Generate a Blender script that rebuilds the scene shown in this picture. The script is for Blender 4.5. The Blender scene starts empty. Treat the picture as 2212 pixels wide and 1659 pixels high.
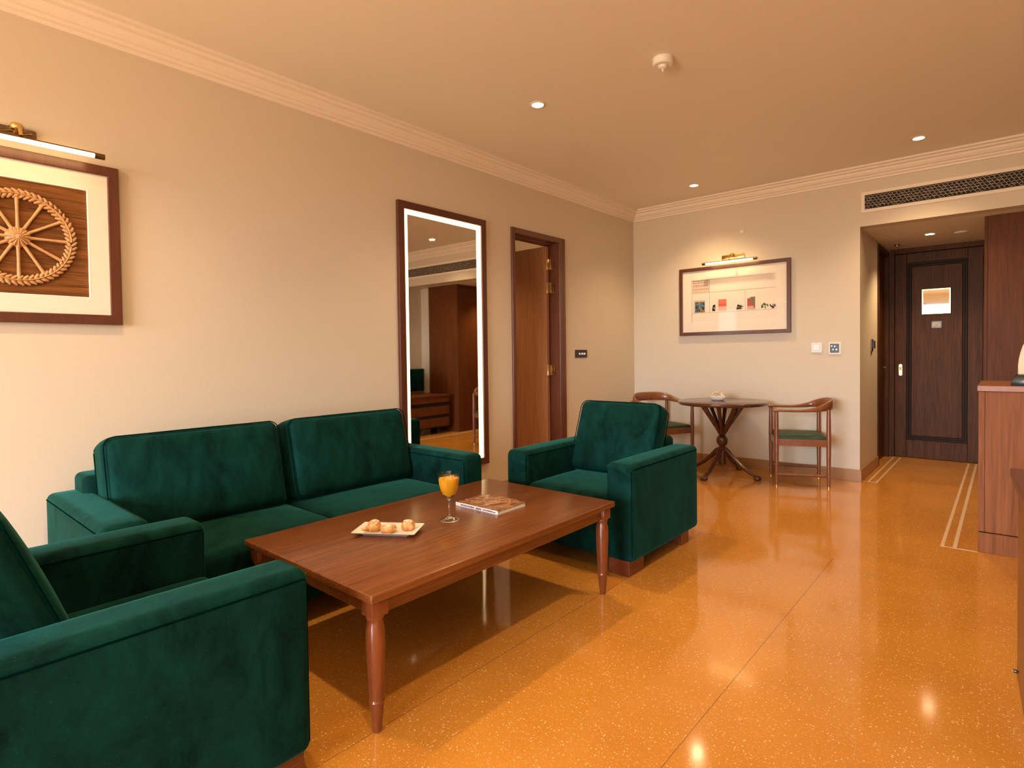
import bpy, bmesh, math, random
from mathutils import Vector, Matrix
random.seed(7)
C = bpy.context.scene
COL = C.collection
PI = math.pi

# ------------------------------------------------------------------ camera
def cam_axes(yaw, pitch, roll):
    f = Vector((-math.sin(yaw)*math.cos(pitch), math.cos(yaw)*math.cos(pitch), math.sin(pitch)))
    r = Vector((math.cos(yaw), math.sin(yaw), 0)); u = r.cross(f)
    c, s = math.cos(roll), math.sin(roll)
    return c*r+s*u, -s*r+c*u, f
cd = bpy.data.cameras.new('camera'); cam = bpy.data.objects.new('camera', cd); COL.objects.link(cam)
R_, U_, F_ = cam_axes(.7138, -.0229, -.0134)
cam.matrix_world = Matrix(((R_.x, U_.x, -F_.x, 3.3366), (R_.y, U_.y, -F_.y, 0.0), (R_.z, U_.z, -F_.z, 1.22), (0, 0, 0, 1)))
cd.sensor_width = 36; cd.lens = 1233.57/2212*36; cd.shift_y = -35.6/2212; cd.clip_start = .05
C.camera = cam

# ------------------------------------------------------------------ light settings
C.view_settings.view_transform = 'Standard'; C.view_settings.look = 'None'
C.view_settings.gamma = 1; C.view_settings.use_curve_mapping = False
C.view_settings.exposure = 0.5
DAY = 27.0            # daylight through the window behind the camera
SPOT = 60.0          # each recessed ceiling lamp
PIC = 10.0           # picture lamp tubes
LED = 2.1            # mirror strip
WARM = (1.0, .70, .38)
w = bpy.data.worlds.new('daylight'); C.world = w; w.use_nodes = True
bg = w.node_tree.nodes['Background']; bg.inputs[1].default_value = DAY
# bright hazy sky above the horizon, dimmer sunlit ground below it
_n = w.node_tree; _tc = _n.nodes.new('ShaderNodeTexCoord'); _sp = _n.nodes.new('ShaderNodeSeparateXYZ'); _rp = _n.nodes.new('ShaderNodeValToRGB'); _mr = _n.nodes.new('ShaderNodeMapRange')
_n.links.new(_tc.outputs['Generated'], _sp.inputs[0]); _n.links.new(_sp.outputs[2], _mr.inputs[0]); _mr.inputs[1].default_value = -.2; _mr.inputs[2].default_value = .2
_n.links.new(_mr.outputs[0], _rp.inputs[0]); _n.links.new(_rp.outputs[0], bg.inputs[0])
_rp.color_ramp.elements[0].position = .42; _rp.color_ramp.elements[0].color = (.40, .33, .24, 1)
_rp.color_ramp.elements[1].position = .56; _rp.color_ramp.elements[1].color = (.91, 1.0, 1.10, 1)
pl = bpy.data.lights.new('window_portal', 'AREA'); pl.shape = 'RECTANGLE'; pl.size = 3.3; pl.size_y = 2.2
pl.cycles.is_portal = True
po = bpy.data.objects.new('window_portal', pl); COL.objects.link(po)
po.location = (2.05, -4.32, 1.4); po.rotation_euler = (PI/2, 0, 0)

# ------------------------------------------------------------------ materials
def mat(name):
    m = bpy.data.materials.new(name); m.use_nodes = True
    nt = m.node_tree; b = nt.nodes['Principled BSDF']
    return m, nt, b
def N(nt, t, **k):
    n = nt.nodes.new(t)
    for a, v in k.items():
        if a in n.inputs: n.inputs[a].default_value = v
        else: setattr(n, a, v)
    return n
def ramp(nt, stops):
    r = nt.nodes.new('ShaderNodeValToRGB'); e = r.color_ramp.elements
    while len(e) < len(stops): e.new(.5)
    for i, (p, c) in enumerate(stops):
        e[i].position = p; e[i].color = (*c, 1)
    return r
def coords(nt, scale=(1, 1, 1), rot=(0, 0, 0), src='Object'):
    t = nt.nodes.new('ShaderNodeTexCoord'); m = nt.nodes.new('ShaderNodeMapping')
    m.inputs['Scale'].default_value = scale; m.inputs['Rotation'].default_value = rot
    nt.links.new(t.outputs[src], m.inputs['Vector']); return m.outputs[0]
def bump(nt, b, h, strength=.1, dist=.002):
    n = nt.nodes.new('ShaderNodeBump'); n.inputs['Strength'].default_value = strength; n.inputs['Distance'].default_value = dist
    nt.links.new(h, n.inputs['Height']); nt.links.new(n.outputs[0], b.inputs['Normal'])
def plain(name, c, rough=.5, metal=0, spec=.5, noise=0.0, nscale=20, coat=0):
    m, nt, b = mat(name)
    b.inputs['Roughness'].default_value = rough; b.inputs['Metallic'].default_value = metal
    b.inputs['Specular IOR Level'].default_value = spec; b.inputs['Coat Weight'].default_value = coat
    n = N(nt, 'ShaderNodeTexNoise', Scale=nscale, Detail=3.0); nt.links.new(coords(nt), n.inputs['Vector'])
    k = max(noise, .02)
    r = ramp(nt, [(.3, tuple(x*(1-k) for x in c)), (.7, tuple(min(1, x*(1+k)) for x in c))])
    nt.links.new(n.outputs['Fac'], r.inputs[0]); nt.links.new(r.outputs[0], b.inputs['Base Color'])
    return m
def wood(name, dark, light, axis='z', rough=.35, scale=1.0, coat=.0, grain=.6, pores=False, dist=.8):
    m, nt, b = mat(name)
    a = 'xyz'.index(axis); s = [14*scale]*3; s[a] = 1.0*scale
    v = coords(nt, tuple(s))
    n1 = N(nt, 'ShaderNodeTexNoise', Scale=1.6, Detail=5.0, Roughness=.6, Distortion=dist); nt.links.new(v, n1.inputs['Vector'])
    s2 = [110*scale]*3; s2[a] = 2.5*scale
    v2 = coords(nt, tuple(s2))
    n2 = N(nt, 'ShaderNodeTexNoise', Scale=1.5, Detail=4.0, Roughness=.65, Distortion=.2); nt.links.new(v2, n2.inputs['Vector'])
    mx = N(nt, 'ShaderNodeMix', data_type='FLOAT'); mx.inputs[0].default_value = grain
    nt.links.new(n1.outputs['Fac'], mx.inputs[2]); nt.links.new(n2.outputs['Fac'], mx.inputs[3])
    r = ramp(nt, [(.32, dark), (.68, light)]); nt.links.new(mx.outputs[0], r.inputs[0])
    nt.links.new(r.outputs[0], b.inputs['Base Color'])
    b.inputs['Roughness'].default_value = rough; b.inputs['Coat Weight'].default_value = coat; b.inputs['Coat Roughness'].default_value = .2
    b.inputs['Specular IOR Level'].default_value = .10 if pores else .5
    bump(nt, b, n2.outputs['Fac'], .35 if pores else .08, .001)
    return m
def emit(name, c, s):
    m, nt, b = mat(name); b.inputs['Emission Color'].default_value = (*c, 1); b.inputs['Emission Strength'].default_value = s
    b.inputs['Base Color'].default_value = (*c, 1); return m
def velvet(name, c0, c1, sheen, sc=1.0):
    m, nt, b = mat(name)
    n = N(nt, 'ShaderNodeTexNoise', Scale=7.0*sc, Detail=8.0, Roughness=.7, Distortion=.6); nt.links.new(coords(nt, (1, 1, .6)), n.inputs['Vector'])
    r = ramp(nt, [(.34, c0), (.66, c1)]); nt.links.new(n.outputs['Fac'], r.inputs[0])
    # pale lint flecks caught in the pile
    vo = N(nt, 'ShaderNodeTexVoronoi', Scale=140.0); nt.links.new(coords(nt), vo.inputs['Vector'])
    fl = N(nt, 'ShaderNodeMath', operation='LESS_THAN'); fl.inputs[1].default_value = .12; nt.links.new(vo.outputs['Distance'], fl.inputs[0])
    rr = N(nt, 'ShaderNodeSeparateColor'); nt.links.new(vo.outputs['Color'], rr.inputs[0])
    g = N(nt, 'ShaderNodeMath', operation='GREATER_THAN'); g.inputs[1].default_value = .8; nt.links.new(rr.outputs[0], g.inputs[0])
    mu = N(nt, 'ShaderNodeMath', operation='MULTIPLY'); nt.links.new(fl.outputs[0], mu.inputs[0]); nt.links.new(g.outputs[0], mu.inputs[1])
    mu2 = N(nt, 'ShaderNodeMath', operation='MULTIPLY'); nt.links.new(mu.outputs[0], mu2.inputs[0]); mu2.inputs[1].default_value = .35
    mx = N(nt, 'ShaderNodeMix', data_type='RGBA'); nt.links.new(mu2.outputs[0], mx.inputs[0])
    nt.links.new(r.outputs[0], mx.inputs[6]); mx.inputs[7].default_value = (.05, .20, .17, 1)
    nt.links.new(mx.outputs[2], b.inputs['Base Color'])
    b.inputs['Roughness'].default_value = .85; b.inputs['Specular IOR Level'].default_value = .06
    b.inputs['Sheen Weight'].default_value = sheen; b.inputs['Sheen Roughness'].default_value = .35
    b.inputs['Sheen Tint'].default_value = (.10, .55, .45, 1)
    n3 = N(nt, 'ShaderNodeTexNoise', Scale=260.0, Detail=2.0); nt.links.new(coords(nt), n3.inputs['Vector'])
    bump(nt, b, n3.outputs['Fac'], .25, .001)
    return m
def painted(name, c, k=.02, bs=.15, sc=90, rough=.6):
    m, nt, b = mat(name)
    n = N(nt, 'ShaderNodeTexNoise', Scale=sc, Detail=4.0); nt.links.new(coords(nt), n.inputs['Vector'])
    r = ramp(nt, [(.3, tuple(x*(1-k) for x in c)), (.7, tuple(x*(1+k) for x in c))])
    nt.links.new(n.outputs['Fac'], r.inputs[0]); nt.links.new(r.outputs[0], b.inputs['Base Color'])
    b.inputs['Roughness'].default_value = rough; b.inputs['Specular IOR Level'].default_value = .3
    bump(nt, b, n.outputs['Fac'], bs, .002); return m
def terrazzo():
    m, nt, b = mat('terrazzo')
    v = coords(nt)
    n = N(nt, 'ShaderNodeTexNoise', Scale=2.2, Detail=4.0); nt.links.new(v, n.inputs['Vector'])
    base = ramp(nt, [(.3, (.50, .20, .026)), (.7, (.58, .245, .034))]); nt.links.new(n.outputs['Fac'], base.inputs[0])
    prev = base.outputs[0]
    for sc, th, sel, col, amt in ((80, .21, .60, (.90, .60, .34), .8), (150, .28, .62, (.80, .46, .22), .6), (230, .32, .6, (.70, .36, .14), .4), (110, .24, .8, (.36, .12, .015), .4)):
        vo = N(nt, 'ShaderNodeTexVoronoi', Scale=float(sc)); nt.links.new(v, vo.inputs['Vector'])
        lt = N(nt, 'ShaderNodeMath', operation='LESS_THAN'); lt.inputs[1].default_value = th; nt.links.new(vo.outputs['Distance'], lt.inputs[0])
        sp = N(nt, 'ShaderNodeSeparateColor'); nt.links.new(vo.outputs['Color'], sp.inputs[0])
        g = N(nt, 'ShaderNodeMath', operation='GREATER_THAN'); g.inputs[1].default_value = sel; nt.links.new(sp.outputs[0], g.inputs[0])
        mu = N(nt, 'ShaderNodeMath', operation='MULTIPLY'); nt.links.new(lt.outputs[0], mu.inputs[0]); nt.links.new(g.outputs[0], mu.inputs[1])
        m2 = N(nt, 'ShaderNodeMath', operation='MULTIPLY'); nt.links.new(mu.outputs[0], m2.inputs[0]); m2.inputs[1].default_value = amt
        mx = N(nt, 'ShaderNodeMix', data_type='RGBA'); nt.links.new(m2.outputs[0], mx.inputs[0]); nt.links.new(prev, mx.inputs[6]); mx.inputs[7].default_value = (*col, 1)
        prev = mx.outputs[2]
    # dark hairline joints running away from the window, every .785 m
    se = N(nt, 'ShaderNodeSeparateXYZ'); nt.links.new(v, se.inputs[0])
    a = N(nt, 'ShaderNodeMath', operation='SUBTRACT'); nt.links.new(se.outputs[0], a.inputs[0]); a.inputs[1].default_value = .22-.3925
    mo = N(nt, 'ShaderNodeMath', operation='MODULO'); nt.links.new(a.outputs[0], mo.inputs[0]); mo.inputs[1].default_value = .785
    s2 = N(nt, 'ShaderNodeMath', operation='SUBTRACT'); nt.links.new(mo.outputs[0], s2.inputs[0]); s2.inputs[1].default_value = .3925
    ab = N(nt, 'ShaderNodeMath', operation='ABSOLUTE'); nt.links.new(s2.outputs[0], ab.inputs[0])
    lt = N(nt, 'ShaderNodeMath', operation='LESS_THAN'); nt.links.new(ab.outputs[0], lt.inputs[0]); lt.inputs[1].default_value = .0014
    ly = N(nt, 'ShaderNodeMath', operation='LESS_THAN'); nt.links.new(se.outputs[1], ly.inputs[0]); ly.inputs[1].default_value = 3.72
    lx = N(nt, 'ShaderNodeMath', operation='LESS_THAN'); nt.links.new(se.outputs[0], lx.inputs[0]); lx.inputs[1].default_value = 2.9
    l1 = N(nt, 'ShaderNodeMath', operation='MULTIPLY'); nt.links.new(ly.outputs[0], l1.inputs[0]); nt.links.new(lx.outputs[0], l1.inputs[1])
    l2 = N(nt, 'ShaderNodeMath', operation='MULTIPLY'); nt.links.new(l1.outputs[0], l2.inputs[0]); nt.links.new(lt.outputs[0], l2.inputs[1])
    mx = N(nt, 'ShaderNodeMix', data_type='RGBA'); nt.links.new(l2.outputs[0], mx.inputs[0]); nt.links.new(prev, mx.inputs[6]); mx.inputs[7].default_value = (.22, .10, .04, 1)
    nt.links.new(mx.outputs[2], b.inputs['Base Color'])
    b.inputs['Roughness'].default_value = .12; b.inputs['Specular IOR Level'].default_value = .55
    n4 = N(nt, 'ShaderNodeTexNoise', Scale=5.0, Detail=2.0); nt.links.new(v, n4.inputs['Vector'])
    rr = N(nt, 'ShaderNodeMapRange'); nt.links.new(n4.outputs['Fac'], rr.inputs[0]); rr.inputs[3].default_value = .06; rr.inputs[4].default_value = .14
    nt.links.new(rr.outputs[0], b.inputs['Roughness'])
    return m

M = {}
M['wall'] = painted('wall_paint', (.65, .555, .43), bs=.12)
M['ceil'] = painted('ceiling_paint', (.82, .745, .61), bs=.03)
M['cornice'] = painted('cornice_plaster', (.84, .73, .60), bs=.05)
M['floor'] = terrazzo()
M['skirt'] = plain('skirting_stone', (.36, .17, .06), .3, noise=.2, nscale=120)
M['inlay'] = plain('inlay_stone', (.78, .55, .36), .2, noise=.06, nscale=60)
M['velvet'] = velvet('green_velvet', (.0008, .010, .008), (.0036, .040, .032), .28)
M['piping'] = plain('green_piping', (.0006, .010, .009), .95, spec=.0)
M['seatgreen'] = plain('seat_leather', (.022, .05, .02), .55, noise=.1)
M['table'] = wood('coffee_table_wood', (.100, .029, .006), (.240, .076, .016), 'y', .27, .9, .15, .6)
M['tleg'] = wood('coffee_leg_wood', (.12, .030, .010), (.25, .065, .020), 'z', .22, 1.2, .4, .5)
M['footwood'] = wood('foot_wood', (.10, .022, .009), (.20, .050, .018), 'y', .22, 1, .4, .5)
M['dark'] = wood('dark_round_table_wood', (.050, .014, .006), (.115, .032, .013), 'x', .2, 1.0, .5, .5)
M['chair'] = wood('chair_wood', (.15, .045, .015), (.30, .100, .034), 'z', .28, 1.5, .3, .5)
M['frame'] = wood('frame_wood', (.070, .018, .008), (.125, .034, .014), 'z', .35, 1.0, .1, .5)
M['doorw'] = wood('inner_door_wood', (.24, .090, .034), (.46, .205, .085), 'z', .4, 1.0, 0, .65)
M['jamb'] = wood('door_frame_wood', (.085, .024, .010), (.17, .052, .021), 'z', .35, 1.0, .1, .6)
M['entry'] = wood('entry_door_wood', (.036, .013, .005), (.135, .052, .021), 'z', .45, 1.1, 0, .7, True)
M['ward'] = wood('wardrobe_wood', (.075, .021, .006), (.165, .053, .015), 'z', .42, .9, 0, .6, True)
M['cab'] = wood('cabinet_wood', (.155, .049, .016), (.32, .115, .042), 'z', .45, .55, 0, .45, True, 3.0)
M['cabtop'] = wood('cabinet_top_wood', (.24, .075, .028), (.36, .13, .055), 'y', .4, .8, 0, .4)
M['desk'] = wood('desk_wood', (.09, .027, .011), (.19, .062, .024), 'y', .3, .9, .2, .5)
M['brass'] = plain('brass', (.80, .55, .22), .25, 1.0)
M['bronze'] = plain('aged_bronze', (.16, .10, .05), .35, .9, noise=.3)
M['steel'] = plain('steel', (.55, .5, .44), .25, 1.0)
M['black'] = plain('black_plastic', (.012, .010, .009), .3)
M['white'] = plain('white_plastic', (.78, .72, .64), .35)
M['mirror'] = plain('mirror_glass', (.80, .78, .74), .02, 1.0)
M['matb'] = plain('mat_board', (.80, .70, .58), .7)
M['matbevel'] = plain('mat_bevel', (.92, .88, .8), .6)
M['paper'] = plain('print_paper', (.80, .67, .55), .6)
M['plank'] = wood('art_plank_wood', (.050, .016, .005), (.30, .115, .030), 'y', .5, 1.6, 0, .45, True)
M['carve'] = wood('carved_wood', (.42, .20, .075), (.66, .37, .16), 'x', .5, 2, 0, .5)
M['china'] = plain('white_china', (.86, .83, .78), .12, spec=.6)
M['bread'] = plain('puff_crust', (.62, .31, .10), .6, noise=.35, nscale=60)
M['lamp_em'] = emit('lamp_glow', (1.0, .72, .38), 45)
M['tube_em'] = emit('tube_glow', (1.0, .66, .30), PIC)
M['led_em'] = emit('led_glow', (1.0, .74, .37), LED)
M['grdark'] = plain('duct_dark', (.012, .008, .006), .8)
M['lattice'] = plain('lattice_metal', (.72, .60, .48), .5)
M['cream'] = plain('cream_stone', (.78, .62, .42), .5, noise=.06)
M['onyx'] = plain('dark_green_stone', (.010, .022, .018), .15)
M['ink'] = plain('ink', (.03, .025, .04), .6)
M['blueink'] = plain('blue_ink', (.05, .06, .16), .6)
def glass(name, c=(1, 1, 1), rough=0.0, ior=1.45):
    m, nt, b = mat(name); b.inputs['Transmission Weight'].default_value = 1; b.inputs['Roughness'].default_value = rough
    b.inputs['Base Color'].default_value = (*c, 1); b.inputs['IOR'].default_value = ior; return m
M['glass'] = glass('clear_glass')
mj, ntj, bj = mat('mango_juice'); bj.inputs['Base Color'].default_value = (1.0, .50, .015, 1); bj.inputs['Roughness'].default_value = .15
bj.inputs['Subsurface Weight'].default_value = .4; bj.inputs['Subsurface Radius'].default_value = (.02, .01, .003); M['juice'] = mj

# ------------------------------------------------------------------ mesh helpers
def obj(name, bm, m, parent=None, smooth=False, loc=None, rot=None):
    me = bpy.data.meshes.new(name); bmesh.ops.recalc_face_normals(bm, faces=bm.faces); bm.to_mesh(me); bm.free()
    me.materials.append(M[m] if isinstance(m, str) else m)
    if smooth:
        for p in me.polygons: p.use_smooth = True
        me.set_sharp_from_angle(angle=math.radians(smooth if smooth is not True else 40))
    o = bpy.data.objects.new(name, me); COL.objects.link(o)
    if parent is not None: o.parent = parent
    if loc: o.location = loc
    if rot: o.rotation_euler = rot
    return o
def thing(name, label, cat, loc=(0, 0, 0), rz=0, group=None):
    o = bpy.data.objects.new(name, None); COL.objects.link(o); o.location = loc; o.rotation_euler = (0, 0, rz)
    o.empty_display_size = .05
    return tag(o, label, cat, group)
def tag(o, label, cat, group=None):
    o['label'] = label; o['category'] = cat
    if group: o['group'] = group
    return o
def struct(name, bm, m, smooth=False):
    o = obj(name, bm, m, None, smooth); o['kind'] = 'structure'; return o
def sroot(name, loc=(0, 0, 0)):
    o = bpy.data.objects.new(name, None); COL.objects.link(o); o.location = loc; o['kind'] = 'structure'; return o
def copy_tree(o, parent=None):
    c = o.copy(); COL.objects.link(c)
    if parent is not None: c.parent = parent
    for ch in list(o.children): copy_tree(ch, c)
    return c
def merge(bm, b2):
    me = bpy.data.meshes.new('t'); b2.to_mesh(me); b2.free(); bm.from_mesh(me); bpy.data.meshes.remove(me)
def box(bm, x0, x1, y0, y1, z0, z1, bev=0, seg=2):
    t = bmesh.new(); bmesh.ops.create_cube(t, size=1)
    for v in t.verts: v.co = ((x0+x1)/2+v.co.x*(x1-x0), (y0+y1)/2+v.co.y*(y1-y0), (z0+z1)/2+v.co.z*(z1-z0))
    if bev: bmesh.ops.bevel(t, geom=t.edges[:], offset=bev, segments=seg, profile=.5, affect='EDGES')
    merge(bm, t); return bm
def B(*a, **k): return box(bmesh.new(), *a, **k)
def lathe(bm, prof, seg=32, cx=0, cy=0, cap=True):
    rings = []
    for r, z in prof:
        if r < 1e-6: rings.append([bm.verts.new((cx, cy, z))])
        else: rings.append([bm.verts.new((cx+r*math.cos(2*PI*i/seg), cy+r*math.sin(2*PI*i/seg), z)) for i in range(seg)])
    for a, b in zip(rings, rings[1:]):
        if len(a) == 1 and len(b) == 1: continue
        for i in range(seg):
            j = (i+1) % seg
            if len(a) == 1: bm.faces.new((a[0], b[i], b[j]))
            elif len(b) == 1: bm.faces.new((a[i], a[j], b[0]))
            else: bm.faces.new((a[i], a[j], b[j], b[i]))
    if cap:
        for r in (rings[0], rings[-1]):
            if len(r) > 1:
                try: bm.faces.new(r)
                except ValueError: pass
    return bm
def tube(bm, pts, rad, seg=10, closed=False, flat=None):
    pts = [Vector(p) for p in pts]; n = len(pts); rings = []
    up = Vector((0, 0, 1))
    for i, p in enumerate(pts):
        if closed: d = pts[(i+1) % n]-pts[i-1]
        else: d = pts[min(i+1, n-1)]-pts[max(i-1, 0)]
        d.normalize()
        s = d.cross(up)
        if s.length < .05: s = d.cross(Vector((0, 1, 0)))
        s.normalize(); t = s.cross(d).normalized()
        r = rad[i] if isinstance(rad, (list, tuple)) else rad
        ra, rb = (r if not isinstance(r, (list, tuple)) else r[0]), (r if not isinstance(r, (list, tuple)) else r[1])
        rings.append([bm.verts.new(p+s*ra*math.cos(2*PI*k/seg)+t*rb*math.sin(2*PI*k/seg)) for k in range(seg)])
    m = n if closed else n-1
    for i in range(m):
        a, b = rings[i], rings[(i+1) % n]
        for k in range(seg):
            l = (k+1) % seg; bm.faces.new((a[k], a[l], b[l], b[k]))
    if not closed: bm.faces.new(rings[0]); bm.faces.new(rings[-1])
    return bm
def rbox(bm, x0, x1, y0, y1, z0, z1, r, n=10, e=4, puff=(0, 0, 0), crown=None):
    """rounded, slightly puffed upholstery block"""
    h = Vector(((x1-x0)/2, (y1-y0)/2, (z1-z0)/2)); c = Vector(((x0+x1)/2, (y0+y1)/2, (z0+z1)/2))
    r = min(r, min(h)*.98)
    def axis(hh):
        a = [-hh+r*(1-math.cos(PI/2*i/e)) for i in range(e)]
        inner = [-(hh-r)+2*(hh-r)*i/n for i in range(n+1)]
        return a+inner+[-q for q in reversed(a)]
    ax = [axis(q) for q in h]; t = bmesh.new()
    def P(p):
        inn = Vector([max(-(h[i]-r), min(h[i]-r, p[i])) for i in range(3)])
        d = p-inn
        q = inn+d.normalized()*r if d.length > 1e-9 else p.copy()
        for i in range(3):
            if puff[i]:
                j, k = [m for m in range(3) if m != i]
                f = (1-(p[j]/h[j])**2)*(1-(p[k]/h[k])**2)
                f = max(0, f)**.6
                q[i] += puff[i]*f*(1 if p[i] > 0 else -1)*min(1, abs(p[i])/h[i])
        return q+c
    for i in range(3):
        j, k = (i+1) % 3, (i+2) % 3
        for s in (-1, 1):
            g = []
            for a in ax[j]:
                row = []
                for b_ in ax[k]:
                    p = Vector((0, 0, 0)); p[i] = s*h[i]; p[j] = a; p[k] = b_
                    row.append(t.verts.new(P(p)))
                g.append(row)
            for u in range(len(g)-1):
                for v in range(len(g[0])-1): t.faces.new((g[u][v], g[u+1][v], g[u+1][v+1], g[u][v+1]))
    bmesh.ops.remove_doubles(t, verts=t.verts[:], dist=1e-5)
    merge(bm, t); return bm
def rrect(x0, x1, z0, z1, r, n=6):
    out = []
    for cx, cz, a0 in ((x1-r, z1-r, 0), (x0+r, z1-r, PI/2), (x0+r, z0+r, PI), (x1-r, z0+r, 1.5*PI)):
        for i in range(n+1): a = a0+PI/2*i/n; out.append((cx+r*math.cos(a), cz+r*math.sin(a)))
    return out
def prism(bm, poly, fn, d0, d1):
    a = [bm.verts.new(fn(p[0], p[1], d0)) for p in poly]; b = [bm.verts.new(fn(p[0], p[1], d1)) for p in poly]
    n = len(poly); bm.faces.new(a); bm.faces.new(list(reversed(b)))
    for i in range(n): bm.faces.new((a[i], b[i], b[(i+1) % n], a[(i+1) % n]))
    return bm
def ring_frame(bm, a0, a1, b0, b1, w_, fn, d0, d1, bev=.003):
    """mitred rectangular frame, outer a0..a1 x b0..b1, face width w_, fn(a,b,d)->xyz"""
    o = [(a0, b0), (a1, b0), (a1, b1), (a0, b1)]; i_ = [(a0+w_, b0+w_), (a1-w_, b0+w_), (a1-w_, b1-w_), (a0+w_, b1-w_)]
    t = bmesh.new(); L = []
    for poly, d in ((o, d0), (o, d1), (i_, d1), (i_, d0)): L.append([t.verts.new(fn(p[0], p[1], d)) for p in poly])
    for q in range(4):
        A, Bq = L[q], L[(q+1) % 4]
        for k in range(4): t.faces.new((A[k], A[(k+1) % 4], Bq[(k+1) % 4], Bq[k]))
    if bev:
        ed = [e_ for e_ in t.edges if not (e_.verts[0] in L[0]+L[3] and e_.verts[1] in L[0]+L[3])]
        ed = [e_ for e_ in ed if not ((e_.verts[0] in L[1]) != (e_.verts[1] in L[1]) and ((e_.verts[0] in L[2]) != (e_.verts[1] in L[2])))]
        bmesh.ops.bevel(t, geom=ed, offset=bev, segments=2, profile=.5, affect='EDGES')
    merge(bm, t); return bm

# ================================================================== THE ROOM
XR, YF, YB, ZC = 4.15, 6.07, -4.3, 2.87       # right wall, far wall, window wall, ceiling
XO, ZO, YD = 2.317, 2.345, 7.76               # entry opening: left edge, soffit, entry door plane
fl = B(-3.3, XR+.15, YB-.15, YD+.3, -.12, 0)
struct('floor', fl, 'floor')
struct('ceiling', B(-.15, XR+.15, YB-.15, YF+.14, ZC, ZC+.12), 'ceil')
struct('ceiling_entry', B(XO-.14, XR+.15, YF+.14, YD+.3, ZO, ZO+.1), 'ceil')
DY0, DY1, DZ = 3.855, 4.662, 2.355
b = bmesh.new(); box(b, -.14, 0, YB-.15, DY0+.02, 0, ZC); box(b, -.14, 0, DY1-.02, YF+.14, 0, ZC); box(b, -.14, 0, DY0+.02, DY1-.02, DZ-.02, ZC)
struct('wall_left', b, 'wall')
b = bmesh.new(); box(b, 0, XO, YF, YF+.14, 0, ZC); box(b, XO, XR, YF, YF+.14, ZO, ZC); struct('wall_far', b, 'wall')
struct('wall_right', B(XR, XR+.15, YB-.15, YD+.3, 0, ZC), 'wall')
WX0, WX1, WZ0, WZ1 = .4, 3.7, .3, 2.5
b = bmesh.new(); box(b, 0, WX0, YB-.15, YB, 0, ZC); box(b, WX1, XR, YB-.15, YB, 0, ZC)
box(b, WX0, WX1, YB-.15, YB, 0, WZ0); box(b, WX0, WX1, YB-.15, YB, WZ1, ZC); struct('wall_back', b, 'wall')
# entry passage walls
b = bmesh.new(); box(b, XO-.14, XO, YF+.14, 7.0, 0, ZO); box(b, XO-.14, XO, 7.0, YD+.3, 2.3, ZO); box(b, XO-.14, XO, 7.72, YD+.3, 0, 2.3)
struct('wall_passage', b, 'wall')
struct('wall_entry', B(XO, XR, YD+.06, YD+.3, 0, ZO), 'wall')
struct('wall_alcove', B(3.87, XR, 6.45, 6.55, 0, ZO), 'wall')
# the room beyond the left doorway
b = bmesh.new(); box(b, -3.3, -3.2, 2.4, 6.5, 0, ZC); box(b, -3.3, -.14, 2.4, 2.5, 0, ZC); box(b, -3.3, -.14, 6.4, 6.5, 0, ZC)
struct('wall_adjoining', b, 'wall'); struct('ceiling_adjoining', B(-3.3, -.14, 2.4, 6.5, 2.6, 2.7), 'ceil')

# window behind the camera
wr = sroot('window_1')
fn = lambda a, z, d: (a, YB-.10+d, z)
b = bmesh.new(); ring_frame(b, WX0, WX1, WZ0, WZ1, .07, fn, 0, .08)
for x in (1.5, 2.6): box(b, x-.03, x+.03, YB-.10, YB-.02, WZ0+.07, WZ1-.07)
obj('window_frame', b, 'jamb', wr)
gp = B(WX0+.07, WX1-.07, YB-.065, YB-.06, WZ0+.07, WZ1-.07)
mg, ng, bgp = mat('window_pane'); mixs = ng.nodes.new('ShaderNodeMixShader'); tr = ng.nodes.new('ShaderNodeBsdfTransparent'); gl = ng.nodes.new('ShaderNodeBsdfGlossy')
gl.inputs['Roughness'].default_value = .02; mixs.inputs[0].default_value = .06
ng.links.new(tr.outputs[0], mixs.inputs[1]); ng.links.new(gl.outputs[0], mixs.inputs[2]); ng.links.new(mixs.outputs[0], ng.nodes['Material Output'].inputs[0])
obj('pane', gp, mg, wr)

# cornice, mitred round the main room
prof = [(0, 0), (.012, 0), (.014, .018), (.030, .022), (.034, .036), (.048, .040), (.064, .058), (.070, .076), (.092, .082), (.098, .096), (.120, .100), (.120, .117), (0, .117)]
def cornice(name, side):
    b = bmesh.new(); za = ZC-.117
    if side == 'left': f = lambda d, z, e: (d, (YB+d) if e == 0 else (YF-d), za+z)
    if side == 'far': f = lambda d, z, e: (d if e == 0 else XR-d, YF-d, za+z)
    if side == 'right': f = lambda d, z, e: (XR-d, (YB+d) if e == 0 else (YF-d), za+z)
    if side == 'back': f = lambda d, z, e: (d if e == 0 else XR-d, YB+d, za+z)
    prism(b, prof, f, 0, 1); struct(name, b, 'cornice')
cornice('trim_1', 'left'); cornice('trim_2', 'far'); cornice('trim_3', 'right'); cornice('trim_4', 'back')
# stone skirting
b = bmesh.new(); box(b, 0, .014, YB, DY0, 0, .11, .002); box(b, 0, .014, DY1, YF, 0, .11, .002); struct('baseboard_left', b, 'skirt')
struct('baseboard_far', B(.014, XO+.014, YF-.014, YF, 0, .11, bev=.002), 'skirt')
struct('baseboard_passage', B(XO, XO+.014, YF, 6.99, 0, .11, bev=.002), 'skirt')
struct('baseboard_back', B(0.014, XR, YB, YB+.014, 0, .11, bev=.002), 'skirt')
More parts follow.
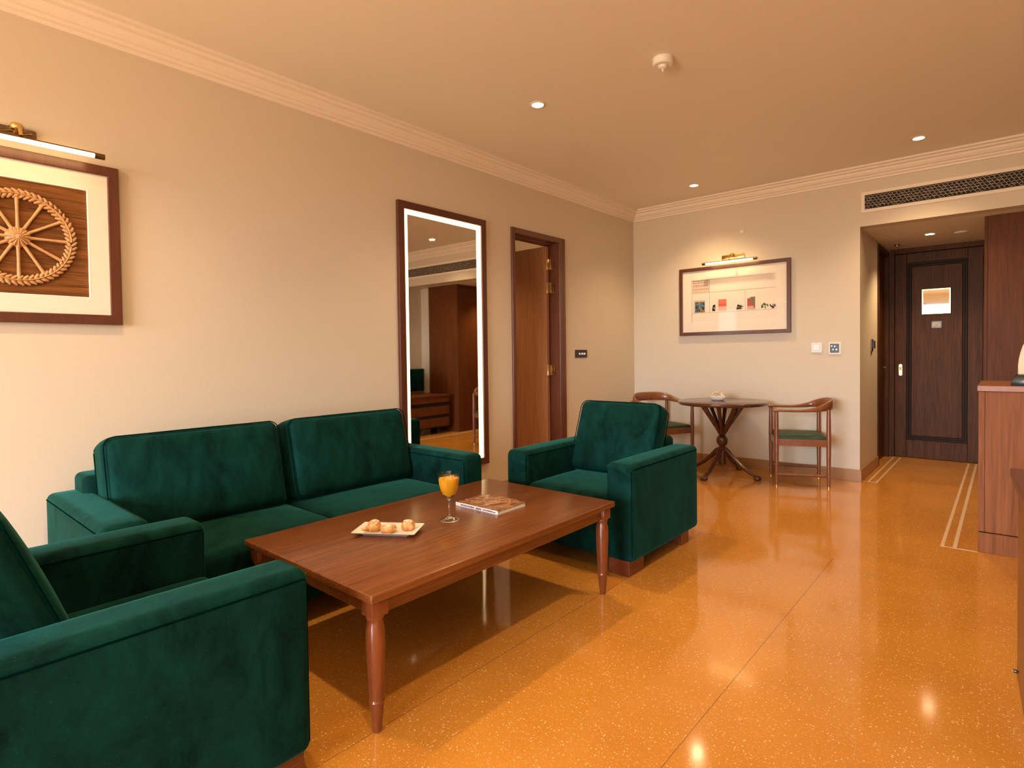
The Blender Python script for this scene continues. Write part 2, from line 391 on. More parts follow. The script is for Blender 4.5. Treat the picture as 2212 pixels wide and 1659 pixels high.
# pale inlaid lines in the floor
def inlay(n, *r): struct('trim_%d' % n, B(*r, -.002, .0008), 'inlay')
inlay(5, 3.032, 3.050, 4.385, YD-.05); inlay(6, 3.092, 3.112, 4.397, YD-.05); inlay(7, 3.032, 3.212, 4.376, 4.386)
inlay(8, 2.369, 2.385, 6.128, 7.7); inlay(9, 2.432, 2.448, 6.128, 7.7); inlay(10, XO+.014, 2.448, 6.118, 6.126)

# inner door, open into the next room
dr = sroot('door_1', (0, 0, 0))
b = bmesh.new()
for x0, x1 in ((-.15, .018),):
    box(b, x0, x1, DY0, DY0+.045, 0, DZ, .004); box(b, x0, x1, DY1-.045-.055, DY1-.055+.01, 0, DZ-.045, .003)
    box(b, x0, x1, DY1-.045, DY1, 0, DZ, .004); box(b, x0, x1, DY0+.045, DY1-.045, DZ-.05, DZ, .004)
box(b, -.15, -.06, DY0+.045, DY0+.06, 0, DZ-.05, .002); box(b, -.15, -.06, DY0+.06, DY1-.1, DZ-.065, DZ-.05, .002)
obj('frame', b, 'jamb', dr)
obj('leaf', B(-.89, -.10, 4.500, 4.542, .008, 2.28, bev=.002), 'doorw', dr)
for z in (2.10, 1.87, 1.06, .25):
    b = bmesh.new(); box(b, -.097, -.045, 4.543, 4.547, z-.05, z+.05, .001); box(b, -.1, -.097, 4.505, 4.54, z-.05, z+.05, .0005)
    t = bmesh.new(); lathe(t, [(0, z-.052), (.007, z-.052), (.007, z+.052), (.004, z+.056), (0, z+.056)], 12, -.092, 4.503); merge(b, t)
    box(b, -.085, -.04, 4.5, 4.503, z-.05, z+.05, .0005)
    obj('hinge', b, 'brass', dr, smooth=True)
b = bmesh.new(); tube(b, [(-.83, 4.5, 1.05), (-.83, 4.45, 1.05), (-.72, 4.45, 1.05)], .009, 8); obj('door_handle', b, 'brass', dr, smooth=True)

# entry door
dr = sroot('door_2', (0, 0, 0))
YL = YD
b = bmesh.new(); box(b, 2.335, 2.375, YL-.03, YL+.06, 0, ZO-.001, .003); box(b, 3.15, 3.188, YL-.03, YL+.06, 0, ZO-.001, .003); box(b, 2.375, 3.15, YL-.03, YL+.06, 2.29, ZO-.001, .003)
obj('frame', b, 'entry', dr)
b = bmesh.new()
# stiles and rails with shallow joints, a recessed middle panel
box(b, 2.378, 2.485, YL, YL+.05, .006, 2.286, .002); box(b, 3.025, 3.147, YL, YL+.05, .006, 2.286, .002)
box(b, 2.487, 3.023, YL, YL+.05, .006, .205, .002); box(b, 2.487, 3.023, YL, YL+.05, 2.18, 2.286, .002)
obj('leaf', b, 'entry', dr)
obj('door_panel', B(2.53, 2.98, YL+.006, YL+.03, .25, 2.135, bev=.006), 'entry', dr)
fn = lambda a, z, d: (a, YL+.004-d, z)
b = bmesh.new(); ring_frame(b, 2.487, 3.023, .207, 2.178, .022, fn, -.03, .014, .004); ring_frame(b, 2.509, 3.001, .229, 2.156, .02, fn, -.03, .002, .003)
obj('moulding', b, plain('entry_moulding', (.020, .008, .004), .5, spec=.15), dr)
b = bmesh.new(); prism(b, [(2.431+.016*math.cos(a), .987+(.05 if math.sin(a) > 0 else -.05)+.016*math.sin(a)) for a in [i*PI/10 for i in range(20)]], lambda a, z, d: (a, YL-d, z), 0, .006)
pp = obj('lock_plate', b, 'brass', dr)
b = bmesh.new(); tube(b, [(2.431, YL-.006, 1.0), (2.431, YL-.03, 1.0)], .009, 10); tube(b, [(2.431, YL-.03, 1.02), (2.431, YL-.032, .985)], .008, 10); tube(b, [(2.431, YL-.006, .945), (2.431, YL-.02, .945)], .008, 10)
obj('door_handle', b, 'brass', pp, smooth=True)
b = bmesh.new(); prism(b, rrect(2.713, 2.802, 1.447, 1.522, .008), lambda a, z, d: (a, YL-d+.006, z), 0, .006); o = obj('door_latch', b, 'black', dr)
b = bmesh.new(); prism(b, rrect(2.722, 2.792, 1.462, 1.508, .006), lambda a, z, d: (a, YL-d+.002, z), 0, .012); lathe_pts = 0
box(b, 2.742, 2.772, YL-.02, YL-.008, 1.478, 1.494, .003); obj('latch_plate', b, plain('cream_metal', (.62, .50, .32), .55), o)
# side door on the left of the passage
dr = sroot('door_3', (0, 0, 0))
b = bmesh.new(); box(b, XO-.13, XO+.012, 7.0, 7.05, 0, 2.32, .003); box(b, XO-.13, XO+.012, 7.67, 7.72, 0, 2.32, .003); box(b, XO-.13, XO+.012, 7.05, 7.67, 2.26, 2.32, .003)
obj('frame', b, 'entry', dr); obj('leaf', B(XO-.07, XO-.03, 7.052, 7.668, .006, 2.258, bev=.002), 'entry', dr)
b = bmesh.new(); tube(b, [(XO-.03, 7.61, 1.02), (XO+.005, 7.61, 1.02), (XO+.005, 7.52, 1.02)], .008, 8); obj('door_handle', b, 'bronze', dr, smooth=True)

# framed notice on the entry door
t = thing('framed_notice', 'small brass framed notice under glass on the dark entry door', 'notice', (2.7535, YL+.006, 1.739))
fn = lambda a, z, d: (a, -d, z)
b = bmesh.new(); ring_frame(b, -.1285, .1285, -.139, .139, .016, fn, 0, .014, .003); obj('frame', b, 'brass', t)
obj('notice_sheet', B(-.1125, .1125, -.004, -.001, -.123, .123), plain('glazed_notice', (.5, .45, .38), .03, 1.0), t)

# ================================================================== FURNITURE
# ---------- coffee table
t = thing('coffee_table', 'long reddish-brown wooden coffee table with turned legs', 'table', (1.40, 1.775, 0))
hx, hy = .442, .735
b = bmesh.new(); box(b, -hx, hx, -hy, hy, .441, .470, .006, 3); obj('tabletop', b, 'table', t, smooth=True)
ins = .024
b = bmesh.new()
for s in (-1, 1):
    box(b, -hx+ins+.03, hx-ins-.03, s*(hy-ins-.022)-.011, s*(hy-ins-.022)+.011, .384, .441, .002)
    box(b, s*(hx-ins-.022)-.011, s*(hx-ins-.022)+.011, -hy+ins+.03, hy-ins-.03, .384, .441, .002)
obj('apron', b, 'table', t)
lp = [(0, 0), (.0135, 0), (.015, .004), (.0235, .092), (.0245, .098), (.0265, .103), (.0245, .108), (.0245, .114), (.0262, .16), (.0295, .23), (.0318, .290), (.0318, .325), (.0295, .350), (.0268, .362), (.0265, .370), (.0295, .376), (.0305, .383), (.028, .390)]
for sx in (-1, 1):
    for sy in (-1, 1):
        b = bmesh.new(); lathe(b, lp, 28, 0, 0); box(b, -.031, .031, -.031, .031, .385, .4408, .003)
        obj('leg', b, 'tleg', t, smooth=35, loc=(sx*(hx-.049), sy*(hy-.048), 0))

# ---------- upholstered seating
def piping_loop(b, pts, r=.0032): tube(b, pts, r, 6, closed=True)
def arm(t, x0, x1, y0, y1, ztop, zb, front, r=.03):
    """an arm slab; front = direction of its free end along x ('x') or y (+1/-1)"""
    a = obj('arm', rbox(bmesh.new(), x0, x1, y0, y1, zb, ztop, r, 10, 4, (0, 0, .004)), 'velvet', t, smooth=60)
    return a
def seam_rect(a0, a1, b0, b1, r, fn): return [fn(p, q) for p, q in rrect(a0, a1, b0, b1, r, 5)]
def make_armchair():
    # local: origin at floor under the front centre, seat faces -y, body runs to y=.87
    t = thing('armchair', '', 'armchair')
    W, D, ZA, ZB_, aw = .45, .87, .615, .082, .165
    for s in (-1, 1):
        x0, x1 = (s*W, s*(W-aw)) if s < 0 else (s*(W-aw), s*W)
        a = obj('arm', rbox(bmesh.new(), x0, x1, 0, D, ZB_, ZA, .032, 10, 4, (0, 0, .005)), 'velvet', t, smooth=60)
        b = bmesh.new()
        for xx in (x0, x1):
            sg = -1 if xx == x0 else 1
            tube(b, [(xx-sg*.001, yy, ZA-.026) for yy in [.03+i*(D-.06)/12 for i in range(13)]], .0028, 6)
            tube(b, [(xx-sg*.0098, .0098, zz) for zz in [ZB_+.03, .3, ZA-.04]]+[(xx-sg*.006, .016, ZA-.030), (xx-sg*.001, .03, ZA-.026)], .0026, 6)
        obj('piping', b, 'piping', a, smooth=True)
    obj('back_frame', rbox(bmesh.new(), -W+aw-.004, W-aw+.004, D-.155, D-.005, ZB_, .665, .03, 8, 4, (0, .004, .004)), 'velvet', t, smooth=60)
    obj('seat_base', rbox(bmesh.new(), -W+aw-.004, W-aw+.004, .02, D-.15, ZB_, .27, .012, 6, 3), 'velvet', t, smooth=60)
    sc = obj('seat_cushion', rbox(bmesh.new(), -W+aw+.002, W-aw-.002, .004, D-.2, .265, .425, .034, 10, 4, (0, .006, .012)), 'velvet', t, smooth=60)
    b = bmesh.new(); tube(b, [(x, .012, .408) for x in [-W+aw+.03+i*(2*(W-aw)-.06)/10 for i in range(11)]], .0028, 6); obj('piping', b, 'piping', sc, smooth=True)
    # loose back cushion leaning on the back frame
    cb = rbox(bmesh.new(), -.305, .305, -.07, .07, 0, .48, .042, 12, 5, (.004, .024, .008))
    c = obj('back_cushion', cb, 'velvet', t, smooth=60, loc=(0, .540, .422), rot=(math.radians(-21), 0, 0))
    b = bmesh.new()
    for yy in (-.063, .063): piping_loop(b, seam_rect(-.301, .301, .004, .478, .05, lambda p, q: (p, yy, q)), .0028)
    obj('piping', b, 'piping', c, smooth=True)
    for sx in (-1, 1):
        for (y0, y1) in ((.015, .18), (.68, .78)):
            x0, x1 = sorted((sx*(W-.03), sx*(W-.16))); obj('foot', B(x0, x1, y0, y1, 0, ZB_+.004, bev=.003), 'footwood', t)
    return t
ac = make_armchair(); ac.location = (1.375, 2.715, 0)
ac['label'] = 'green velvet armchair beyond the coffee table, in front of the far wall'; ac['group'] = 'green velvet armchairs'
a2 = copy_tree(ac); a2.location = (1.380, .845, 0); a2.rotation_euler = (0, 0, PI)
a2['label'] = 'nearest green velvet armchair at lower left, seen from its side'

# sofa: origin at the wall end, seat faces +x
t = thing('sofa', 'two-seat green velvet sofa against the left wall under the picture', 'sofa', (0, 0, 0))
SX0, SX1, SY0, SY1, aw, ZA, ZB_ = .045, .915, .555, 2.515, .165, .62, .085
for y0, y1 in ((SY0, SY0+aw), (SY1-aw, SY1)):
    a = obj('arm', rbox(bmesh.new(), SX0, SX1, y0, y1, ZB_, ZA, .032, 10, 4, (0, 0, .005)), 'velvet', t, smooth=60)
    b = bmesh.new()
    for yy, sg in ((y0, -1), (y1, 1)):
        tube(b, [(xx, yy-sg*.001, ZA-.026) for xx in [SX0+.03+i*(SX1-SX0-.06)/12 for i in range(13)]], .0028, 6)
        tube(b, [(SX1-.03, yy-sg*.001, ZA-.026), (SX1-.016, yy-sg*.006, ZA-.03), (SX1-.0098, yy-sg*.0098, ZA-.04), (SX1-.0098, yy-sg*.0098, .3), (SX1-.0098, yy-sg*.0098, ZB_+.03)], .0026, 6)
    obj('piping', b, 'piping', a, smooth=True)
obj('back_frame', rbox(bmesh.new(), SX0, SX0+.19, SY0+aw-.06, SY1-aw+.06, ZB_, .70, .03, 10, 4, (.003, 0, .004)), 'velvet', t, smooth=60)
obj('seat_base', rbox(bmesh.new(), SX0+.15, SX1-.03, SY0+aw-.004, SY1-aw+.004, ZB_, .27, .012, 8, 3), 'velvet', t, smooth=60)
ym = 1.535
for y0, y1 in ((SY0+aw+.002, ym-.002), (ym+.002, SY1-aw-.002)):
    sc = obj('seat_cushion', rbox(bmesh.new(), SX0+.19, SX1-.005, y0, y1, .265, .43, .036, 12, 4, (.006, 0, .014)), 'velvet', t, smooth=60)
    b = bmesh.new(); tube(b, [(SX1-.012, y0+.03+i*(y1-y0-.06)/12, .414) for i in range(13)], .0028, 6); obj('piping', b, 'piping', sc, smooth=True)
    w2 = (y1-y0)/2-.004 
    c = obj('back_cushion', rbox(bmesh.new(), -.085, .085, -w2, w2, 0, .45, .045, 12, 5, (.026, .004, .008)), 'velvet', t, smooth=60, loc=(.375, (y0+y1)/2+(-.022 if y0 < 1 else .012), .425), rot=(0, math.radians(-14), 0))
    b = bmesh.new()
    for xx in (-.078, .078): piping_loop(b, seam_rect(-w2+.003, w2-.003, .004, .448, .05, lambda p, q: (xx, p, q)), .0028)
    obj('piping', b, 'piping', c, smooth=True)
for x0, x1 in ((SX0+.03, SX0+.15), (SX1-.17, SX1-.02)):
    for y0, y1 in ((SY0+.03, SY0+.15), (SY1-.15, SY1-.03)): obj('foot', B(x0, x1, y0, y1, 0, ZB_+.004, bev=.003), 'footwood', t)

# ---------- round dining table
t = thing('round_table', 'small round dark wooden pedestal table between the two open armchairs', 'table', (1.215, 5.61, 0))
b = bmesh.new(); lathe(b, [(0, .700), (.40, .700), (.412, .704), (.418, .712), (.420, .722), (.416, .730), (.408, .735), (0, .735)], 72); obj('tabletop', b, 'dark', t, smooth=40)
b = bmesh.new(); lathe(b, [(0, .105), (.030, .105), (.036, .112), (.036, .255), (.048, .262), (.050, .272), (.040, .280), (.030, .288), (.030, .292), (.042, .302), (.052, .322), (.055, .345), (.052, .366), (.042, .386), (.032, .394), (.030, .398), (.036, .404), (.038, .412), (.034, .420), (.034, .45), (.045, .50), (0, .50)], 32)
obj('pedestal', b, 'dark', t, smooth=40)
for k in range(8):
    a = k*PI/4+.2; dx, dy = math.cos(a), math.sin(a); b = bmesh.new()
    tube(b, [(dx*.018, dy*.018, .410), (dx*.05, dy*.05, .468), (dx*.11, dy*.11, .560), (dx*.165, dy*.165, .640), (dx*.20, dy*.20, .7005)], [(.013, .019), (.016, .018), (.018, .017), (.020, .016), (.023, .017)], 10)
    obj('strut', b, 'dark', t, smooth=50)
for k in range(4):
    a = math.radians(-97+90*k); dx, dy = math.cos(a), math.sin(a); b = bmesh.new()
    tube(b, [(dx*r, dy*r, z) for r, z in ((.02, .262), (.06, .238), (.12, .175), (.19, .115), (.27, .062), (.33, .036), (.352, .028))], [(.020, .024), (.021, .024), (.021, .021), (.020, .019), (.019, .017), (.020, .015), (.016, .012)], 12)
    lathe(b, [(0, 0), (.026, 0), (.034, .008), (.036, .022), (.030, .036), (.016, .044), (0, .046)], 20, dx*.352, dy*.352)
    obj('leg', b, 'dark', t, smooth=50)

# ---------- open-arm dining chairs (local: seat faces -x, origin at floor centre)
def make_chair():
    t = thing('dining_chair', '', 'chair')
    hw, hd = .235, .21
    for sx in (-1, 1):
        for sy in (-1, 1):
            zt = .672 if sx < 0 else .700
            b = bmesh.new(); lathe(b, [(0, 0), (.0135, 0), (.014, .012), (.0175, .2), (.0205, .42), (.0185, .56), (.0155, zt-.005), (0, zt)], 14)
            lg = obj('leg', b, 'chair', t, smooth=40, loc=(sx*hd, sy*hw, 0))
            b = bmesh.new(); lathe(b, [(0, -.0006), (.0143, -.0006), (.0147, .012), (0, .0125)], 14); obj('ferrule', b, 'brass', lg, smooth=40)
    b = bmesh.new()
    for sy in (-1, 1): box(b, -hd, hd, sy*hw-.011, sy*hw+.011, .365, .425, .003)
    for sx in (-1, 1): box(b, sx*hd-.011, sx*hd+.011, -hw, hw, .365, .425, .003)
    obj('seat_frame', b, 'chair', t)
    obj('seat_pad', rbox(bmesh.new(), -hd+.004, hd-.002, -hw+.014, hw-.014, .405, .452, .018, 6, 4, (0, 0, .010)), 'seatgreen', t, smooth=60)
    for sy in (-1, 1):
        b = bmesh.new(); tube(b, [(-hd, sy*hw, .105), (0, sy*hw, .105), (hd, sy*hw, .105)], [(.011, .013)]*3, 10); obj('stretcher', b, 'chair', t, smooth=50)
    # continuous arm-and-crest rail
    pts = []; rad = []; n = 48
    for i in range(n+1):
        s = i/n; ang = (s-.5)*2                       # -1..1
        a = abs(ang)
        if a > .52:                                   # straight arms
            k = (a-.52)/.48; x = .115-k*(.115+hd+.02); y = (hw+.012*(1-k))*(1 if ang > 0 else -1)
        else:
            th = ang/.52*PI/2; x = .115+.165*math.cos(th); y = (hw+.012)*math.sin(th)
        c = max(0, min(1, (.74-a)/.60)); c = c*c*(3-2*c)
        z = .680+.052*c; pts.append((x, y, z))
        rad.append((.019-.0065*c, .0115+.036*c))
    pts.insert(0, (pts[0][0]-.006, pts[0][1], pts[0][2])); rad.insert(0, (.013, .008)); pts.append((pts[-1][0]-.006, pts[-1][1], pts[-1][2])); rad.append((.013, .008))
    b = bmesh.new(); tube(b, pts, rad, 14); obj('arm_rail', b, 'chair', t, smooth=60)
    return t
ch = make_chair(); ch.location = (1.872, 5.755, 0); ch.rotation_euler = (0, 0, .385)
ch['label'] = 'open-arm wooden chair with green seat right of the round table'; ch['group'] = 'open-arm dining chairs'
c2 = copy_tree(ch); c2.location = (.53, 5.69, 0); c2.rotation_euler = (0, 0, 2.69)
c2['label'] = 'open-arm wooden chair left of the round table, partly behind the armchair'

# ---------- cabinet, bench, wardrobe, desk
t = thing('minibar_cabinet', 'waist-high brown wooden cabinet standing at the right beside the entry', 'cabinet', (3.212, 4.39, 0))
obj('body', B(.03, XR-3.212-.01, .003, .70, .125, .962, bev=.001), 'cab', t)
b = bmesh.new(); box(b, 0, .029, 0, .70, .125, .962, .001); obj('side_panel', b, 'cab', t)
obj('plinth', B(0.0, XR-3.212-.01, .0, .70, 0, .119, bev=.002), 'cab', t)
obj('cabinet_top', B(-.006, XR-3.212-.01, -.008, .705, .964, .997, bev=.002), 'cabtop', t)
t = thing('luggage_bench', 'low dark wooden bench with slatted front, reflected in the tall mirror', 'bench', (3.27, 5.11, 0))
obj('body', B(.02, .84, 0, 1.12, .10, .58), 'grdark', t)
for z0, z1 in ((.12, .25), (.30, .43), (.49, .58)): obj('front_board', B(0, .025, 0, 1.12, z0, z1, bev=.003), 'ward', t)
obj('bench_top', B(-.01, .85, 0, 1.125, .58, .61, bev=.003), 'ward', t)
for x0, x1 in ((.1, .16), (.7, .76)):
    for y0, y1 in ((.1, .16), (.94, 1.0)): obj('leg', B(x0, x1, y0, y1, 0, .102), 'black', t)
tag(obj('wall_cushion', rbox(bmesh.new(), 4.08, XR-.002, 5.2, 6.44, .63, 1.0, .02, 8, 3, (.006, 0, 0)), 'velvet', None, smooth=60), 'flat green upholstered pad on the wall above the luggage bench', 'cushion')
t = thing('wardrobe', 'tall floor-to-ceiling brown wooden wardrobe right of the entry door', 'wardrobe', (3.19, 6.36, 0))
obj('body', B(.004, .67, .02, 1.36, 0, ZO-.002, bev=.001), 'ward', t)
obj('side_panel', B(0, .02, .0, 1.36, 0, ZO-.002, bev=.001), 'ward', t)
obj('front_panel', B(.022, .672, 0, .018, .01, ZO-.004, bev=.001), 'ward', t)
t = thing('writing_desk', 'dark brown wooden desk top and side cut off at the right edge', 'desk', (3.444, 1.2025, 0), .045)
b = bmesh.new(); box(b, -.021, .685, 0, 1.642, .738, .768, .004, 3); obj('desktop', b, 'desk', t, smooth=True)
obj('side_panel', B(0, .02, .02, 1.60, .0, .738, bev=.002), 'desk', t)
for y0, y1 in ((.02, .05), (1.575, 1.60)): obj('end_panel', B(.021, .654, y0, y1, 0, .738, bev=.002), 'desk', t)
obj('back_panel', B(.655, .675, .05, 1.575, .2, .738), 'desk', t)
b = bmesh.new(); lathe(b, [(0, -.012), (.006, -.012), (.007, -.003), (.004, 0), (0, 0)], 10)
for v in b.verts: v.co = Vector((v.co.z, v.co.x, v.co.y))
obj('knob', b, 'black', t, smooth=True, loc=(0, 1.57, .03))

# decorative carved piece on the cabinet
t = thing('stone_ornament', 'cream rounded stone ornament on black base on the cabinet, cut by frame edge', 'ornament', (3.545, 4.51, .997))
b = bmesh.new(); prism(b, [(-.19, 0), (.19, 0), (.185, .03), (.165, .064), (-.165, .064), (-.185, .03)], lambda a, z, d: (a, d, z), -.055, .055); bmesh.ops.bevel(b, geom=b.edges[:], offset=.004, segments=2, profile=.5, affect='EDGES')
obj('base', b, 'onyx', t, smooth=30)
b = bmesh.new(); poly = [(.158*math.cos(a)*(1 if math.sin(a) > 0 else 1), .064+max(0, .30*math.sin(a)**.85)) for a in [i*PI/24 for i in range(25)]]
prism(b, poly, lambda a, z, d: (a, d, z), -.03, .03); bmesh.ops.bevel(b, geom=[e for e in b.edges if len(e.link_faces) == 2], offset=.008, segments=3, profile=.5, affect='EDGES')
o = obj('carving', b, 'cream', t, smooth=40)
b = bmesh.new()
for q in (.8, .62, .44): tube(b, [(.158*q*math.cos(a), -.031, .070+.30*q*math.sin(a)) for a in [PI*i/20 for i in range(21)]], .003, 6)
obj('ridge', b, 'cream', o, smooth=True)

# ---------- tall lit mirror
t = thing('wall_mirror', 'tall wood-framed mirror with a glowing light strip, on the left wall', 'mirror', (0, 3.0525, 1.325))
fn = lambda a, z, d: (d, a, z)
my, mz = .4585, 1.022
b = bmesh.new(); ring_frame(b, -my, my, -mz, mz, .055, fn, 0.001, .030, .003); obj('frame', b, 'frame', t)
b = bmesh.new(); ring_frame(b, -my+.055, my-.055, -mz+.055, mz-.055, .036, fn, .004, .016, 0); obj('light_strip', b, 'led_em', t)
g = B(-.001, .001, -my+.07, my-.07, -mz+.07, mz-.07)
obj('glass', g, 'mirror', t, loc=(.0102, 0, 0), rot=(0, 0, .011))

# ---------- framed wheel carving with its lamp
t = thing('framed_carving', 'large framed carved wooden wheel on planks, upper left wall', 'picture', (0, .495, 1.774))
b = bmesh.new(); ring_frame(b, -.385, .385, -.3825, .3825, .046, fn, .001, .034, .003); obj('frame', b, 'frame', t)
b = bmesh.new(); ring_frame(b, -.342, .342, -.340, .340, .082, fn, .002, .020, 0); obj('mat', b, 'matb', t)
b = bmesh.new(); ring_frame(b, -.2615, .2615, -.2575, .2575, .004, fn, .003, .0205, 0); obj('mat_bevel', b, 'matbevel', t)
b = bmesh.new(); zz = -.254; k = 0
for hgt in (.075, .068, .080, .072, .078, .074, .061):
    off = random.uniform(-.002, .002); box(b, .002, .008+off, -.258, .258, zz+.0008, min(zz+hgt-.0008, .254), .0012); zz += hgt
pk = obj('plank_panel', b, 'plank', t)
wy, wz = 0, -.003
b = bmesh.new(); R0 = .192
n = 58
for i in range(n):                                   # braided rim: short twisted strands
    a = 2*PI*i/n
    for s_, r_ in ((1, R0+.010), (-1, R0-.010)):
        p0 = (.013, (r_-.012*s_)*math.cos(a), (r_-.012*s_)*math.sin(a)); a1 = a+.13
        p1 = (.019, r_*math.cos((a+a1)/2), r_*math.sin((a+a1)/2)); p2 = (.013, (r_+.010*s_)*math.cos(a1), (r_+.010*s_)*math.sin(a1))
        tube(b, [p0, p1, p2], [.0050, .0080, .0050], 6)
lt_ = bmesh.new(); tube(lt_, [(.011, R0*math.cos(2*PI*i/60), R0*math.sin(2*PI*i/60)) for i in range(60)], [(.016, .005)]*60, 8, closed=True)
merge(b, lt_); obj('braided_rim', b, 'carve', t, smooth=60, loc=(0, wy, wz))
for k in range(12):
    a = k*PI/6+PI/2; b = bmesh.new(); tube(b, [(.016, r*math.cos(a), r*math.sin(a)) for r in (.028, .06, .11, .178)], [.0085, .0070, .0062, .0078], 8); obj('spoke', b, 'carve', t, smooth=50, loc=(0, wy, wz))
b = bmesh.new(); lathe(b, [(0, .036), (.010, .035), (.014, .030), (.030, .027), (.042, .020), (.046, .010), (0, .008)], 28)
for v in b.verts: v.co = Vector((v.co.z, v.co.x, v.co.y))
for k in range(16):
    a = k*PI/8; tube(b, [(.032, .013*math.cos(a), .013*math.sin(a)), (.026, .042*math.cos(a), .042*math.sin(a))], .0028, 6)
obj('hub', b, 'carve', t, smooth=50, loc=(0, wy, wz))

def picture_lamp(name, label, loc, rz, half, bs=1.0):
    # local: wall plane y=0, room side -y
    t = thing(name, label, 'lamp', loc, rz, 'picture lamps')
    b = bmesh.new(); prism(b, rrect(-.115*bs, .115*bs, -.022, .022, .006), lambda a, z, d: (a, -d, z), 0.001, .018); bmesh.ops.bevel(b, geom=b.edges[:], offset=.002, segments=2, profile=.5, affect='EDGES')
    tube(b, [(-.09*bs, -.018, -.006), (-.03*bs, -.024, .006), (.03*bs, -.02, -.004), (.09*bs, -.024, .006)], .005, 6)
    obj('wall_plate', b, 'bronze' if bs < .8 else 'brass', t, smooth=30)
    b = bmesh.new(); tube(b, [(0, -.015, 0), (0, -.06, .018), (0, -.105, 0), (0, -.13, -.045)], [.009, .008, .008, .007], 10); lathe(b, [(0, .006), (.02, .008), (.026, .02), (.02, .032), (0, .036)], 16, 0, -.04); obj('bracket', b, 'brass', t, smooth=50)
    zc = -.062
    b = bmesh.new(); tube(b, [(-half+.035, -.13, zc), (half-.035, -.13, zc)], .011, 16); obj('light_tube', b, 'tube_em', t, smooth=True)
    b = bmesh.new()
    for s in (-1, 1): tube(b, [(s*(half-.04), -.13, zc), (s*half, -.13, zc)], .0135, 16)
    # narrow hood over the tube
    pr = [(.0145*math.cos(a), .0145*math.sin(a)) for a in [math.radians(25+i*13) for i in range(11)]]; pr += [(.0125*math.cos(a), .0125*math.sin(a)) for a in [math.radians(155-i*13) for i in range(11)]]
    prism(b, [(p[0], p[1]) for p in pr], lambda a, z, d: (d, -.13+a, zc+z), -half+.038, half-.038)
    obj('end_caps_and_hood', b, 'bronze', t, smooth=40)
    return t
picture_lamp('picture_lamp', 'long glowing tube lamp over the carved wheel picture', (0, .500, 2.232), PI/2, .30, .62)
picture_lamp('picture_lamp', 'glowing tube lamp on a brass plate over the far wall print', (1.168, YF, 2.212), 0, .282, 1.0)

# ---------- framed print on the far wall
t = thing('framed_print', 'wide framed shelf print with small coloured pictures on far wall', 'picture', (1.157, YF, 1.7675))
fn = lambda a, z, d: (a, -d, z)
PX, PZ = 1.157, 1.7675
b = bmesh.new(); ring_frame(b, -.575, .575, -.3675, .3675, .036, fn, .001, .034, .003); obj('frame', b, 'frame', t)
b = bmesh.new(); ring_frame(b, -.541, .541, -.334, .334, .102, fn, .002, .018, 0); obj('mat', b, 'matb', t)
obj('sheet', B(-.45, .45, -.012, -.003, -.26, .26), 'paper', t)
def flatbit(name, cells, m, d=.0128): 
    b = bmesh.new()
    for (x0, x1, z0, z1) in cells: box(b, x0-PX, x1-PX, -d, -.0119, z0-PZ, z1-PZ)
    obj(name, b, m, t)
lw = .0022
L = [(.720, .722, 1.516, 2.008), (1.604, 1.606, 1.516, 2.008), (.720, 1.606, 2.007, 2.010), (.720, 1.606, 1.515, 1.518), (.720, 1.606, 1.858, 1.8605), (.915, .917, 1.643, 2.008), (1.2915, 1.2935, 1.640, 1.860), (.720, 1.606, 1.641, 1.643)]
flatbit('drawn_lines', L, plain('pencil_line', (.22, .15, .11), .7))
flatbit('note', [(.724, .913, 1.863, 2.005)], plain('note_paper', (.62, .48, .37), .7), .0124)
inkm = plain('brown_ink', (.18, .10, .07), .7)
for row, (zz, hh) in enumerate(((1.99, .006), (1.972, .007), (1.94, .012), (1.90, .005))):
    x = .735; cells = []
    while x < .90: wd = random.uniform(.004, .012); cells.append((x, x+wd*(.5 if row == 2 else .8), zz-hh*random.uniform(.6, 1), zz+hh*random.uniform(.3, 1))); x += wd+.006
    flatbit('note_marks', cells, inkm, .0132)
def patch(name, x0, x1, z0, z1, cols, nx, nz, seed):
    m, nt, bb = mat(name); vo = N(nt, 'ShaderNodeTexVoronoi', Scale=nx); nt.links.new(coords(nt), vo.inputs['Vector'])
    sp = N(nt, 'ShaderNodeSeparateColor'); nt.links.new(vo.outputs['Color'], sp.inputs[0])
    r = ramp(nt, [(i/len(cols), c) for i, c in enumerate(cols)]); r.color_ramp.interpolation = 'CONSTANT'
    nt.links.new(sp.outputs[0], r.inputs[0]); nt.links.new(r.outputs[0], bb.inputs['Base Color']); flatbit(name, [(x0, x1, z0, z1)], m)
patch('blue_picture', .755, .862, 1.650, 1.765, [(.02, .03, .05), (.05, .16, .28), (.30, .20, .03), (.01, .015, .02), (.10, .06, .03)], 55, 1, 1)
flatbit('picture_mount', [(.738, .868, 1.646, 1.785)], plain('grey_card', (.55, .50, .42), .7), .0122)
flatbit('red_block', [(1.011, 1.098, 1.70, 1.775)], plain('coral_print', (.72, .16, .09), .7)); flatbit('red_block_base', [(1.011, 1.098, 1.652, 1.70)], plain('pale_coral_print', (.78, .42, .32), .7)); flatbit('red_block_band', [(1.013, 1.096, 1.703, 1.728)], plain('light_coral_print', (.62, .10, .07), .7), .0133)
flatbit('crimson_block', [(1.312, 1.390, 1.685, 1.765)], plain('crimson_print', (.50, .05, .05), .7)); flatbit('crimson_side', [(1.340, 1.391, 1.715, 1.778), (1.375, 1.391, 1.665, 1.715)], plain('olive_print', (.16, .13, .07), .7), .0133); flatbit('crimson_base', [(1.312, 1.390, 1.650, 1.685)], plain('tan_print', (.52, .38, .26), .7), .0129)
